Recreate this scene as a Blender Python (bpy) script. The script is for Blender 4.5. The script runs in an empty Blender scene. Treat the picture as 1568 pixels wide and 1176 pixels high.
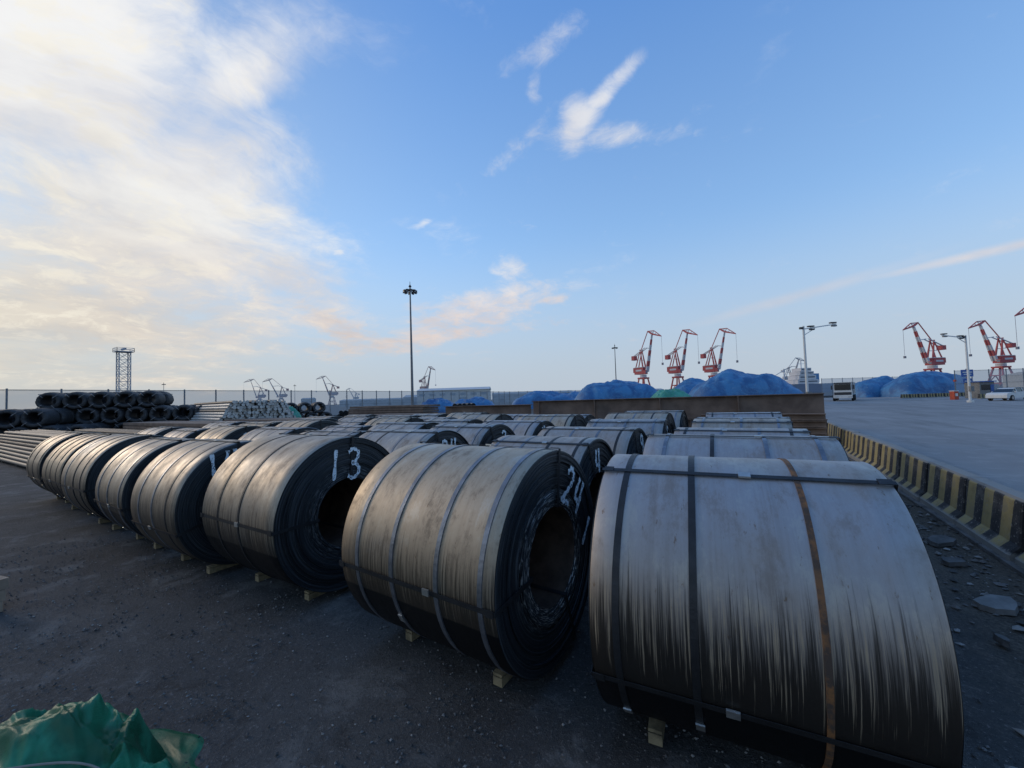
import bpy, math, random
from mathutils import Vector, Matrix, noise
random.seed(7)
H=2.1; F=600.0
YAW=math.radians(31); PITCH=math.radians(2.2); ROLL=math.radians(1.83)
S31,C31=math.sin(YAW),math.cos(YAW)
scene=bpy.context.scene
def at(t,d):
    "ground position seen at lateral slope t and depth d from the viewpoint"
    l=t*d
    return (-S31*d+C31*l, C31*d+S31*l)
def rad(a): return math.radians(a)

# ------------------------------------------------------------ materials
def newmat(name):
    m=bpy.data.materials.new(name); m.use_nodes=True
    nt=m.node_tree
    b=nt.nodes['Principled BSDF']
    return m,nt,b
def setv(nt,sock,v):
    if isinstance(v,bpy.types.NodeSocket): nt.links.new(v,sock)
    else: sock.default_value=v
def mth(nt,op,a,b=None,c=None,clamp=False):
    n=nt.nodes.new('ShaderNodeMath'); n.operation=op; n.use_clamp=clamp
    setv(nt,n.inputs[0],a)
    if b is not None: setv(nt,n.inputs[1],b)
    if c is not None: setv(nt,n.inputs[2],c)
    return n.outputs[0]
def mixc(nt,f,a,b,blend='MIX'):
    n=nt.nodes.new('ShaderNodeMix'); n.data_type='RGBA'; n.blend_type=blend
    setv(nt,n.inputs[0],f)
    for s,v in ((n.inputs[6],a),(n.inputs[7],b)):
        if isinstance(v,(tuple,list)): v=(v[0],v[1],v[2],1)
        setv(nt,s,v)
    return n.outputs[2]
def mr(nt,v,a,b,c=0.0,d=1.0,smooth=True):
    n=nt.nodes.new('ShaderNodeMapRange'); n.interpolation_type='SMOOTHSTEP' if smooth else 'LINEAR'
    setv(nt,n.inputs[0],v)
    for i,x in enumerate((a,b,c,d)): setv(nt,n.inputs[i+1],x)
    return n.outputs[0]
def noi(nt,vec,scale,detail=5,rough=.55,dist=0.0):
    n=nt.nodes.new('ShaderNodeTexNoise')
    if vec is not None: nt.links.new(vec,n.inputs['Vector'])
    n.inputs['Scale'].default_value=scale; n.inputs['Detail'].default_value=detail
    n.inputs['Roughness'].default_value=rough; n.inputs['Distortion'].default_value=dist
    return n.outputs['Fac']
def vmul(nt,vec,s):
    n=nt.nodes.new('ShaderNodeVectorMath'); n.operation='MULTIPLY'
    nt.links.new(vec,n.inputs[0]); n.inputs[1].default_value=s
    return n.outputs[0]
def vadd(nt,a,b):
    n=nt.nodes.new('ShaderNodeVectorMath'); n.operation='ADD'
    setv(nt,n.inputs[0],a); setv(nt,n.inputs[1],b); return n.outputs[0]
def bump(nt,b,h,strength=.4,dist=.01):
    n=nt.nodes.new('ShaderNodeBump'); n.inputs['Strength'].default_value=strength; n.inputs['Distance'].default_value=dist
    nt.links.new(h,n.inputs['Height']); nt.links.new(n.outputs[0],b.inputs['Normal'])
def obj_co(nt): return nt.nodes.new('ShaderNodeTexCoord').outputs['Object']
def uv_co(nt): return nt.nodes.new('ShaderNodeTexCoord').outputs['UV']
def rnd(nt): return nt.nodes.new('ShaderNodeObjectInfo').outputs['Random']

def simple(name,col,rough=.7,metal=0.0,var=.35,scale=3.0,bmp=.2,bd=.01,col2=None):
    m,nt,b=newmat(name)
    co=obj_co(nt)
    n=noi(nt,co,scale,4,.6)
    f=mr(nt,n,.3,.7)
    c2=col2 if col2 else tuple(c*(1-var) for c in col)
    nt.links.new(mixc(nt,f,c2,col),b.inputs['Base Color'])
    b.inputs['Roughness'].default_value=rough; b.inputs['Metallic'].default_value=metal
    if bmp: bump(nt,b,noi(nt,co,scale*6,2),bmp,bd)
    return m

def mat_coil(name,tan,blue,bias=0.0,drips=.5,low_shade=0.5,blot=.5,edge=3.0,line=None):
    m,nt,b=newmat(name); uv=uv_co(nt); r=rnd(nt)
    off=nt.nodes.new('ShaderNodeCombineXYZ'); setv(nt,off.inputs[0],mth(nt,'MULTIPLY',r,37.0)); setv(nt,off.inputs[1],mth(nt,'MULTIPLY',r,91.0))
    uvo=vadd(nt,uv,off.outputs[0])
    big=noi(nt,vmul(nt,uvo,(1.0,.8,1)),1.6,4,.55)
    f=mr(nt,mth(nt,'ADD',big,mth(nt,'ADD',mth(nt,'MULTIPLY',mth(nt,'SUBTRACT',r,.5),.35),bias)),.36,.62)
    c=mixc(nt,f,blue,tan)
    grain=noi(nt,vmul(nt,uvo,(.25,20,1)),1.0,5,.7)
    c=mixc(nt,mr(nt,grain,.42,.74,0,.34),c,mixc(nt,1.0,c,(.55,.50,.45),'MULTIPLY'))
    bl=noi(nt,vmul(nt,uvo,(1.5,2.8,1)),1.6,8,.78)
    c=mixc(nt,mr(nt,bl,.50,.64,0,blot),c,(.15,.115,.085))
    c=mixc(nt,mr(nt,bl,.47,.38,0,.5),c,(.52,.47,.40))
    # scattered rust specks
    c=mixc(nt,mr(nt,noi(nt,vmul(nt,uvo,(5,14,1)),2.0,4,.7),.63,.71,0,.65),c,(.16,.085,.04))
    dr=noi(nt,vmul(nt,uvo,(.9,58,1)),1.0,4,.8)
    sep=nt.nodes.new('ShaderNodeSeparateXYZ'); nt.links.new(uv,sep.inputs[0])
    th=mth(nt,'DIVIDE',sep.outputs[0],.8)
    # run-off lines: the clean streaks reach further down into the painted-on shade
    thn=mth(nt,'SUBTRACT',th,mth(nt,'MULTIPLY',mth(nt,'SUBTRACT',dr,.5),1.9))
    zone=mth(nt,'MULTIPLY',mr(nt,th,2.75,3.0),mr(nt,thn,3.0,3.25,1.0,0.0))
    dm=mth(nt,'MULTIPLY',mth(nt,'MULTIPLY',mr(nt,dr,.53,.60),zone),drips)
    c=mixc(nt,mr(nt,th,edge-.95,edge-.1,0,.5*low_shade),c,(.17,.13,.09))  # shade painted into the colour: barrel darkens towards its lower front
    c=mixc(nt,mr(nt,thn,edge-.3,edge+.18,0,low_shade),c,(.026,.023,.020))
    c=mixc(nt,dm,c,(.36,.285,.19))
    if line: c=mixc(nt,mr(nt,th,line,line+.02,0,.93),c,(.012,.013,.015))  # near-black below this angle: dark ground reflection painted into the colour
    nt.links.new(c,b.inputs['Base Color'])
    setv(nt,b.inputs['Metallic'],mth(nt,'SUBTRACT',.76,mth(nt,'MULTIPLY',dm,.5)))
    nt.links.new(mr(nt,bl,.3,.7,.43,.64),b.inputs['Roughness'])
    bump(nt,b,mth(nt,'ADD',mth(nt,'MULTIPLY',grain,.5),mth(nt,'MULTIPLY',big,3)),.20,.008)
    return m
def mat_face(name,scratch=.3):
    m,nt,b=newmat(name); uv=uv_co(nt); r=rnd(nt)
    off=nt.nodes.new('ShaderNodeCombineXYZ'); setv(nt,off.inputs[0],mth(nt,'MULTIPLY',r,13.0))
    uvo=vadd(nt,uv,off.outputs[0])
    ring=noi(nt,vmul(nt,uvo,(120,.45,1)),1.0,3,.75)
    ring2=noi(nt,vmul(nt,uvo,(18,.25,1)),1.0,3,.6)
    c=mixc(nt,mr(nt,ring2,.35,.7),(.014,.018,.023),(.036,.043,.050))
    c=mixc(nt,mr(nt,ring,.50,.68,0,.75),c,(.11,.122,.135))
    c=mixc(nt,mr(nt,ring,.46,.36,0,.8),c,(.005,.006,.008))
    pt=noi(nt,vmul(nt,uvo,(7,3,1)),1.2,4,.6)
    c=mixc(nt,mr(nt,pt,.55,.75,0,.35),c,(.06,.05,.04))
    sep=nt.nodes.new('ShaderNodeSeparateXYZ'); nt.links.new(uv,sep.inputs[0])
    sc=noi(nt,vmul(nt,uvo,(190,5,1)),1.0,2,.6)
    z=mr(nt,sep.outputs[0],.58,.40)
    c=mixc(nt,mth(nt,'MULTIPLY',mth(nt,'MULTIPLY',mr(nt,sc,.54,.61),z),scratch),c,(.6,.6,.58))
    nt.links.new(c,b.inputs['Base Color'])
    b.inputs['Metallic'].default_value=.35; b.inputs['Roughness'].default_value=.45
    bump(nt,b,ring,.8,.008)
    return m
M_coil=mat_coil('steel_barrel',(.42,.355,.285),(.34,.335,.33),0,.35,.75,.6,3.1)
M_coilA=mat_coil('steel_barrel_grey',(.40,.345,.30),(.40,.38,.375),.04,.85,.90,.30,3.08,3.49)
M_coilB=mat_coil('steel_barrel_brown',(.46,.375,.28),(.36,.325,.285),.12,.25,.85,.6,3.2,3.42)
M_face=mat_face('coil_edge'); M_face2=mat_face('coil_edge_scratched',1.0)
M_bore=simple('bore',(.13,.085,.06),.7,.3,.6,6)
M_strap=simple('strap_steel',(.27,.285,.32),.42,.8,.4,8)
M_strapd=simple('strap_dark',(.04,.041,.044),.5,.5,.4,8)
M_seal=simple('strap_seal',(.5,.5,.48),.4,.8,.2,20)
M_wood=simple('chock_wood',(.30,.235,.135),.9,0,.6,10)
M_woodl=simple('plank_wood',(.38,.28,.20),.85,0,.4,6)
m,nt,b=newmat('strap_rust'); co=obj_co(nt)
a1=noi(nt,co,9,5,.75); a2=noi(nt,co,2.2,3,.5)
c=mixc(nt,mr(nt,a1,.40,.62),(.06,.042,.032),(.225,.10,.034)); c=mixc(nt,mr(nt,a2,.48,.62,0,.75),c,(.055,.045,.038))
nt.links.new(c,b.inputs['Base Color']); b.inputs['Roughness'].default_value=.85; M_rust=m

m,nt,b=newmat('chalk'); co=obj_co(nt)
b.inputs['Base Color'].default_value=(.74,.80,.84,1); b.inputs['Roughness'].default_value=.9
nt.links.new(mr(nt,noi(nt,co,45,4,.7),.38,.50,.25,1.0),b.inputs['Alpha']); M_chalk=m

# ------------------------------------------------------------ mesh builder
class MB:
    def __init__(s): s.v=[];s.f=[];s.m=[];s.uv=[];s.sm=[]
    def add(s,vs,fs,mi=0,smooth=False,uvs=None):
        o=len(s.v); s.v+=[tuple(x) for x in vs]
        for k,f in enumerate(fs):
            s.f.append([i+o for i in f]); s.m.append(mi); s.sm.append(smooth)
            s.uv.append(uvs[k] if uvs else [(0,0)]*len(f))
    def box(s,c,d,mi=0,rot=0.0,taper=1.0):
        hx,hy,hz=d[0]/2,d[1]/2,d[2]/2; cs,sn=math.cos(rot),math.sin(rot)
        vs=[]
        for z in(-1,1):
            k=taper if z>0 else 1
            for x,y in((-1,-1),(1,-1),(1,1),(-1,1)):
                a,b_=x*hx*k,y*hy*k
                vs.append((c[0]+a*cs-b_*sn,c[1]+a*sn+b_*cs,c[2]+z*hz))
        s.add(vs,[(3,2,1,0),(4,5,6,7),(0,1,5,4),(1,2,6,5),(2,3,7,6),(3,0,4,7)],mi)
    def beam(s,p,q,w,mi=0,w2=None,h=None):
        p,q=Vector(p),Vector(q); d=(q-p)
        if d.length<1e-6: return
        d.normalize(); up=Vector((0,0,1)) if abs(d.z)<.95 else Vector((0,1,0))
        a=d.cross(up).normalized(); b_=a.cross(d).normalized()
        w2=w if w2 is None else w2; h=1 if h is None else h/w
        vs=[]
        for pt,ww in((p,w),(q,w2)):
            for x,y in((-1,-1),(1,-1),(1,1),(-1,1)): vs.append(pt+a*x*ww/2+b_*y*ww/2*h)
        s.add(vs,[(3,2,1,0),(4,5,6,7),(0,1,5,4),(1,2,6,5),(2,3,7,6),(3,0,4,7)],mi)
    def cyl(s,p,q,r,mi=0,n=12,r2=None,cap=True,capm=None):
        p,q=Vector(p),Vector(q); d=(q-p).normalized(); up=Vector((0,0,1)) if abs(d.z)<.95 else Vector((0,1,0))
        a=d.cross(up).normalized(); b_=a.cross(d).normalized(); r2=r if r2 is None else r2
        vs=[pt+(a*math.cos(2*math.pi*i/n)+b_*math.sin(2*math.pi*i/n))*rr for pt,rr in((p,r),(q,r2)) for i in range(n)]
        s.add(vs,[(i,(i+1)%n,n+(i+1)%n,n+i) for i in range(n)],mi,True)
        if cap: s.add(vs,[tuple(range(n))[::-1],tuple(range(n,2*n))],mi if capm is None else capm)
    def obj(s,name,mats,loc=(0,0,0),rz=0.0,parent=None):
        me=bpy.data.meshes.new(name); me.from_pydata(s.v,[],s.f); 
        for m_ in mats: me.materials.append(m_)
        me.polygons.foreach_set('material_index',s.m); me.polygons.foreach_set('use_smooth',s.sm)
        ul=me.uv_layers.new(name='UVMap')
        flat=[c for fu in s.uv for p_ in fu for c in p_]
        ul.data.foreach_set('uv',flat)
        me.update()
        return place(name,me,loc,rz,parent)
def place(name,me,loc,rz=0.0,parent=None):
    o=bpy.data.objects.new(name,me); scene.collection.objects.link(o); o.location=loc; o.rotation_euler=(0,0,rz)
    if parent: o.parent=parent
    return o

# ------------------------------------------------------------ steel coils
def coil_mesh(seed,R,w,Ri,ring_straps,ax_straps,chock=True,zc=None):
    rg=random.Random(seed); mb=MB(); N=112
    def P(x,r,th): return (x,r*math.cos(th),r*math.sin(th))
    th=[2*math.pi*i/N for i in range(N+1)]
    xs=[-w/2,-w/2+.008]+[-w/2+w*k/10 for k in range(1,10)]+[w/2-.008,w/2]
    rs=[R-.008,R]+[R+rg.uniform(-.0015,.0015) for k in range(9)]+[R,R-.008]
    lay=rg.uniform(0,2*math.pi)
    vs=[];fs=[];uvs=[];K=len(xs)
    for i in range(N):
        t=th[i]; dr=0.006*(((t-lay)%(2*math.pi))/(2*math.pi))
        for k in range(K): vs.append(P(xs[k],rs[k]-dr,t))
    for i in range(N):
        j=(i+1)%N
        for k in range(K-1):
            fs.append((i*K+k,i*K+k+1,j*K+k+1,j*K+k))
            uvs.append([(th[i]*.8,xs[k]),(th[i]*.8,xs[k+1]),(th[i+1]*.8,xs[k+1]),(th[i+1]*.8,xs[k])])
    mb.add(vs,fs,0,True,uvs)
    for sd in(-1,1):
        nr=30; rr=[R-.008-(R-.008-Ri)*k/nr for k in range(nr+1)]
        off=[0]; o=0
        for k in range(nr):
            o=o*.6+rg.uniform(-.008,.007); 
            if rg.random()<.15:o+=rg.choice((-.012,.008))
            off.append(o)
        off[0]=0
        vs=[];fs=[];uvs=[]
        prof=[]
        for k in range(nr):
            prof.append((rr[k],off[k+1])); prof.append((rr[k+1]+.0008,off[k+1]))
        prof[0]=(rr[0],0)
        K=len(prof)
        for i in range(N):
            for r_,o_ in prof: vs.append(P(sd*(w/2+min(o_,.009)),r_,th[i]))
        for i in range(N):
            j=(i+1)%N
            for k in range(K-1):
                f=(i*K+k,j*K+k,j*K+k+1,i*K+k+1); u=[(prof[k][0],th[i]),(prof[k][0],th[i+1]),(prof[k+1][0],th[i+1]),(prof[k+1][0],th[i])]
                if sd>0: f=f[::-1];u=u[::-1]
                fs.append(f); uvs.append(u)
        mb.add(vs,fs,1,False,uvs)
        xe=sd*(w/2+min(prof[-1][1],.009))
        if sd<0: xa=xe; ra=prof[-1][0]
    vs=[P(x,ra,th[i]) for i in range(N) for x in(xa,xe)]
    mb.add(vs,[(2*i,2*((i+1)%N),2*((i+1)%N)+1,2*i+1) for i in range(N)],2,True)
    for xf,mi,sw in ring_straps:
        x=-w/2+w*xf; ro=R+.004
        vs=[];
        for i in range(N):
            wob=.004*math.sin(3*th[i]+xf*20)
            for xx,r_ in((-sw/2,R-.006),(-sw/2,ro),(sw/2,ro),(sw/2,R-.006)): vs.append(P(x+xx+wob,r_,th[i]))
        fs=[(i*4+k,i*4+k+1,((i+1)%N)*4+k+1,((i+1)%N)*4+k) for i in range(N) for k in range(3)]
        mb.add(vs,fs,mi,False)
        a=rg.uniform(3.6,5.2) ; c=Vector(P(x,R+.008,a)); n=Vector((0,math.cos(a),math.sin(a))); t=Vector((0,-math.sin(a),math.cos(a))); X=Vector((1,0,0))
        vs=[c+X*p*(sw*.6)+t*q*.035+n*z*.004 for z in(-1,1) for p,q in((-1,-1),(1,-1),(1,1),(-1,1))]
        mb.add(vs,[(3,2,1,0),(4,5,6,7),(0,1,5,4),(1,2,6,5),(2,3,7,6),(3,0,4,7)],6)
    for deg,mi in ax_straps:
        a=rad(deg); t=Vector((0,-math.sin(a),math.cos(a))); n=Vector((0,math.cos(a),math.sin(a))); sw=.032
        X=Vector((1,0,0)); e=w/2+.013; ro=R+.009; ri=Ri-.006
        path=[X*(-e)+n*ri,X*(-e)+n*ro,X*e+n*ro,X*e+n*ri]
        inner=[X*(-e+.004)+n*(ri+.004),X*(-e+.004)+n*(ro-.003),X*(e-.004)+n*(ro-.003),X*(e-.004)+n*(ri+.004)]
        vs=[]
        for p_,q_ in zip(path,inner):
            vs+= [p_-t*sw/2,p_+t*sw/2,q_+t*sw/2,q_-t*sw/2]
        fs=[]
        for s_ in range(4):
            u_=(s_+1)%4
            for k in range(4):
                fs.append((s_*4+k,s_*4+(k+1)%4,u_*4+(k+1)%4,u_*4+k))
        mb.add(vs,fs,mi)
        xs_=rg.uniform(-.1,.2)*w
        c=X*xs_+n*(ro+.003)
        vs=[c+X*x*.03+t*y*.022+n*z*.006 for z in(-1,1) for x,y in((-1,-1),(1,-1),(1,1),(-1,1))]
        mb.add(vs,[(3,2,1,0),(4,5,6,7),(0,1,5,4),(1,2,6,5),(2,3,7,6),(3,0,4,7)],6)
        for sd in(-1,1):
            c=X*sd*(w/2-.03)+n*(R+.013)
            vs=[c+X*x*.03+t*y*.024+n*z*.002 for z in(-1,1) for x,y in((-1,-1),(1,-1),(1,1),(-1,1))]
            mb.add(vs,[(3,2,1,0),(4,5,6,7),(0,1,5,4),(1,2,6,5),(2,3,7,6),(3,0,4,7)],4)
    if chock:
        for xf in(.16,.80):
            x=-w/2+w*xf+rg.uniform(-.04,.04); yf=-.34+rg.uniform(-.04,.03); z0=-zc
            g=zc-R; hw=.04
            mb.box((x,0,z0+g/2-.003),(2*hw,-2*yf,g-.008),5)
            for sgn in(-1,1):
                ya,yb=sgn*abs(yf),sgn*(abs(yf)-.13)
                def zz(y): return -math.sqrt(R*R-y*y)-.004
                vs=[(x+a*hw,y,z) for a in(-1,1) for y,z in((ya,z0+.002+g),(ya,z0+g+.02),(yb,zz(yb)),(yb,z0+g))]
                mb.add(vs,[(0,1,2,3),(7,6,5,4),(0,4,5,1),(1,5,6,2),(3,2,6,7),(0,3,7,4)],5)
    return mb
def coil(seed,xl,xr,yc,R=.80,rz=0.0,rs=None,ax=None,face=None,mat=None,g=.07):
    w=xr-xl; zc=R+g
    rg=random.Random(seed+99)
    if rs is None: rs=[(f+rg.uniform(-.03,.03),rg.choice((3,4)),.032) for f in rg.choice(((.12,.5,.88),(.1,.36,.64,.9),(.2,.5,.8)))]
    if ax is None: a0=rg.uniform(80,100); ax=[(a0,4),(a0+rg.uniform(90,100),4),(a0+230,4)]
    mb=coil_mesh(seed,R,w,.37,rs,ax,True,zc)
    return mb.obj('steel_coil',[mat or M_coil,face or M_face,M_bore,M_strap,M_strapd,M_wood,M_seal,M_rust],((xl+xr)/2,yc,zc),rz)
DIG={'1':[[(.5,1),(.42,0)]],
 '3':[[(.1,.88),(.4,1),(.75,.85),(.6,.6),(.35,.52),(.7,.42),(.8,.2),(.45,0),(.1,.1)]],
 '2':[[(.1,.8),(.35,1),(.7,.9),(.7,.65),(.4,.3),(.1,0),(.5,.03),(.85,.05)]],
 '4':[[(.3,1),(.15,.45),(.5,.35),(.85,.5)],[(.75,1),(.62,0)]],
 '9':[[(.75,.8),(.45,1),(.15,.8),(.25,.55),(.6,.5),(.75,.85),(.7,.4),(.4,0)]],
 '7':[[(.1,.95),(.8,1),(.5,.5),(.3,0)]]}
def chalk(par,w,text,a0,b0,size,tilt=0.0,wd=.035):
    mb=MB(); x=w/2+.0155
    ct,st=math.cos(tilt),math.sin(tilt)
    for i,ch in enumerate(text):
        for pl in DIG[ch]:
            pts=[]
            P_=[Vector(p) for p in pl]
            for k in range(len(P_)-1):
                p0=P_[max(k-1,0)];p1=P_[k];p2=P_[k+1];p3=P_[min(k+2,len(P_)-1)]
                for q in range(8):
                    t=q/8; pts.append(.5*((2*p1)+(p2-p0)*t+(2*p0-5*p1+4*p2-p3)*t*t+(3*p1-p0-3*p2+p3)*t**3))
            pts.append(P_[-1])
            vs=[]
            for k,p in enumerate(pts):
                d=(pts[min(k+1,len(pts)-1)]-pts[max(k-1,0)]).normalized(); n=Vector((-d.y,d.x)); wv=wd*(.4+.12*math.sin(k*1.3+i))
                for s_ in(-1,1):
                    qx=(i*.72+p.x*.62)*size; qy=p.y*size
                    qx+=n.x*wv*s_; qy+=n.y*wv*s_
                    vs.append((x,a0+qx*ct-qy*st,b0+qx*st+qy*ct))
            mb.add(vs,[(2*k,2*k+1,2*k+3,2*k+2) for k in range(len(pts)-1)],0)
    mb.obj('chalk_number',[M_chalk],parent=par)

h=H
c1=coil(1,-.412*h,.275*h,1.385*h,.80,rad(5),[(.10,4,.036),(.36,4,.036),(.72,7,.026)],[(112,4),(201,4),(325,4)],mat=M_coilA)
c2=coil(2,-1.375*h,-.635*h,1.345*h,.81,rad(-2.5),[(.14,3,.036),(.40,3,.036),(.69,3,.036),(.93,3,.036)],[(82,4),(185,4),(290,4)],face=M_face2,mat=M_coilB)
c3=coil(3,-2.57*h,-1.86*h,1.36*h,.83,0,[(.25,4,.03),(.55,4,.03)],[(86,4),(180,4),(305,4)],mat=M_coilB)
c4=coil(4,-3.38*h,-2.75*h,1.27*h,.79,rad(1))
c5=coil(5,-4.22*h,-3.60*h,1.28*h,.78,rad(-1),mat=M_coilB)
c6=coil(6,-5.17*h,-4.52*h,1.29*h,.79,rad(1))
c7=coil(7,-6.17*h,-5.47*h,1.33*h,.78,mat=M_coilB)
c8=coil(8,-7.15*h,-6.45*h,1.36*h,.78,rad(-1))
chalk(c3,.71*h,'13',-.28,.38,.33,-.05,.046)
chalk(c2,.74*h,'24',.10,.42,.29,-.62,.05); chalk(c2,.74*h,'1',.42,-.02,.26,-.7,.05)
chalk(c4,.63*h,'14',-.46,.36,.30,.15,.05)
cols=[(-.44,.30),(-1.38,-.63),(-2.5,-1.85),(-3.42,-2.75),(-4.3,-3.62),(-5.2,-4.52),(-6.1,-5.45),(-7.1,-6.4)]
bank=[]
for k in range(11):
    R=[.80,.77,.81,.78,.76,.80,.79,.77,.82,.76,.80][k]; w=[1.45,1.52,1.35,1.5,1.3,1.55,1.4,1.3,1.5,1.62,1.60][k]
    rg=random.Random(k+40)
    rs=[(f+rg.uniform(-.03,.03),3 if rg.random()<.6 else 4,.034) for f in rg.choice(((.12,.5,.88),(.1,.36,.64,.9),(.2,.5,.8)))]
    a0=rg.uniform(82,112); ax=[(a0,4),(a0+105,4),(a0+225,4)]
    mb=coil_mesh(k+20,R,w,.37,rs,ax,True,R+.07)
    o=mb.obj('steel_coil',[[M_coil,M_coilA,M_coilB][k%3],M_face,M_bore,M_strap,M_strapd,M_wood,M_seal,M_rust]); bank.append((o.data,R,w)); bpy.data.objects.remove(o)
rg=random.Random(5)
texts=['2','4','7','9','3','12']
for ci,(a,b_) in enumerate(cols):
    y=1.36*h+.82
    for j in range(5):
        me,R,w=bank[(ci*4+j*5+rg.randint(0,3))%9]
        if ci==0: me,R,w=bank[(10,1,6,9,1)[j]]
        y+=R+.03
        o=place('steel_coil',me,((a+b_)/2*h+rg.uniform(-.13,.13)*(ci>0),y+rg.uniform(-.03,.03),R+.07),rad(rg.uniform(-2.5,2.5)))
        y+=R
        if j<3 and ci>0: chalk(o,w,('24' if (ci==2 and j==0) else texts[(ci+j*2)%5]),-.1+.2*(j%2),.36,.28,rg.uniform(-.4,.4),.05)

# ------------------------------------------------------------ ground
def sheet(name,x0,x1,y0,y1,z,mat,n=1):
    mb=MB(); mb.add([(x0,y0,z),(x1,y0,z),(x1,y1,z),(x0,y1,z)],[(0,1,2,3)]); return mb.obj(name,[mat])
m,nt,b=newmat('yard_ground'); co=obj_co(nt)
big=noi(nt,co,.35,4,.6); mid=noi(nt,co,1.7,8,.72,.3); fine=noi(nt,co,38,4,.75); gr=noi(nt,co,140,2,.8)
c=mixc(nt,mr(nt,big,.35,.68),(.050,.049,.048),(.084,.082,.079))
c=mixc(nt,mr(nt,mid,.51,.64,0,.75),c,(.155,.150,.142))
c=mixc(nt,mr(nt,mid,.46,.36,0,.6),c,(.028,.027,.026))
c=mixc(nt,mr(nt,fine,.56,.70,0,.7),c,(.21,.20,.19))
c=mixc(nt,mr(nt,fine,.44,.3,0,.7),c,(.022,.021,.020))
c=mixc(nt,mr(nt,gr,.60,.70,0,.55),c,(.27,.255,.24))
# soil and spilled dust along the barrier
sp=nt.nodes.new('ShaderNodeSeparateXYZ'); nt.links.new(co,sp.inputs[0])
xs_=mth(nt,'ADD',sp.outputs[0],mth(nt,'MULTIPLY',mth(nt,'SUBTRACT',mid,.5),1.6))
soil=mth(nt,'MULTIPLY',mr(nt,xs_,1.2,1.9),mr(nt,sp.outputs[1],30,20))
c=mixc(nt,mth(nt,'MULTIPLY',soil,.75),c,mixc(nt,mr(nt,fine,.35,.65),(.065,.051,.038),(.15,.125,.095)))
nt.links.new(c,b.inputs['Base Color']); b.inputs['Roughness'].default_value=.9
b.inputs['Specular IOR Level'].default_value=.25
bump(nt,b,mth(nt,'ADD',mth(nt,'MULTIPLY',mid,1.5),mth(nt,'ADD',mth(nt,'MULTIPLY',fine,1.0),mth(nt,'MULTIPLY',gr,.4))),.8,.02)
M_ground=m
mb=MB()
def axis(a,bn,n,far):
    near=[a+(bn-a)*i/n for i in range(n+1)]
    return [-far,-400,-120]+near+[120,400,far]
gx=axis(-18,3.2,150,5000); gy=axis(-4,16,130,5000)
vs=[]
for y in gy:
    for x in gx:
        z=0
        if -18<x<3.2 and -4<y<16:
            e=min(1,(x+18)/1.5,(3.2-x)/.8,(y+4)/1,(16-y)/1.5)
            z=(noise.fractal(Vector((x*.9,y*.9,0)),1,2,4)*.012-.006)*e
        vs.append((x,y,z))
W=len(gx)
mb.add(vs,[(j*W+i,j*W+i+1,(j+1)*W+i+1,(j+1)*W+i) for j in range(len(gy)-1) for i in range(W-1)],0,True)
mb.obj('ground',[M_ground])
m,nt,b=newmat('road_surface'); co=obj_co(nt)
a1=noi(nt,co,.12,4,.6,.5); a2=noi(nt,vmul(nt,co,(1,.10,1)),.8,5,.6); a3=noi(nt,co,60,2,.7); a4=noi(nt,co,1.6,7,.7)
c=mixc(nt,mr(nt,a1,.35,.65),(.185,.185,.188),(.26,.26,.262))
c=mixc(nt,mr(nt,a2,.48,.68,0,.7),c,(.125,.125,.126))
c=mixc(nt,mr(nt,a4,.5,.65,0,.4),c,(.33,.325,.32))
c=mixc(nt,mr(nt,a3,.4,.7,0,.35),c,(.30,.30,.295))
nt.links.new(c,b.inputs['Base Color']); b.inputs['Roughness'].default_value=.8
bump(nt,b,a3,.4,.01); M_road=m
sheet('road',3.1,90,-15,170,.006,M_road)
M_conc=simple('concrete',(.24,.235,.225),.9,0,.4,5,.5,.01)
M_concd=simple('concrete_dirty',(.15,.145,.14),.95,0,.5,4,.6,.02)
mb=MB(); 
yy=-2
while yy<27:
    L=1.9; mb.box((2.80,yy+L/2,.02),(.70,L-.03,.04+random.uniform(-.01,.01)),0); yy+=L
mb.obj('kerb',[M_concd])
m,nt,b=newmat('barrier_stripes'); co=obj_co(nt)
sp=nt.nodes.new('ShaderNodeSeparateXYZ'); nt.links.new(co,sp.inputs[0])
wear=noi(nt,co,3.5,7,.7); wr2=noi(nt,co,24,4,.7)
wv=mth(nt,'ADD',sp.outputs[1],mth(nt,'MULTIPLY',sp.outputs[2],.10))
fr=mth(nt,'FRACT',mth(nt,'MULTIPLY',mth(nt,'ADD',wv,mth(nt,'MULTIPLY',wr2,.03)),2.15))
st=mr(nt,fr,.48,.52)
yel=mixc(nt,mr(nt,wear,.3,.7),(.24,.19,.09),(.42,.335,.14)); blk=mixc(nt,mr(nt,wear,.4,.7),(.022,.022,.025),(.075,.07,.065))
c=mixc(nt,st,yel,blk)
pm=mth(nt,'MULTIPLY',mr(nt,mth(nt,'ADD',sp.outputs[2],mth(nt,'MULTIPLY',wr2,.08)),.13,.17),mr(nt,wr2,.66,.58,0.15,1))
pm=mth(nt,'MULTIPLY',pm,mr(nt,sp.outputs[2],.715,.70))
c=mixc(nt,pm,(.24,.235,.22),c)
c=mixc(nt,mth(nt,'MULTIPLY',mr(nt,wear,.5,.62),.45),c,(.14,.13,.12))
nt.links.new(c,b.inputs['Base Color']); b.inputs['Roughness'].default_value=.85
bump(nt,b,wr2,.5,.01); M_bar=m
prof=[(-.25,0),(-.25,.09),(-.15,.20),(-.105,.69),(-.075,.735),(.075,.735),(.105,.69),(.15,.20),(.25,.09),(.25,0)]
mb=MB(); L=1.42
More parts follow.
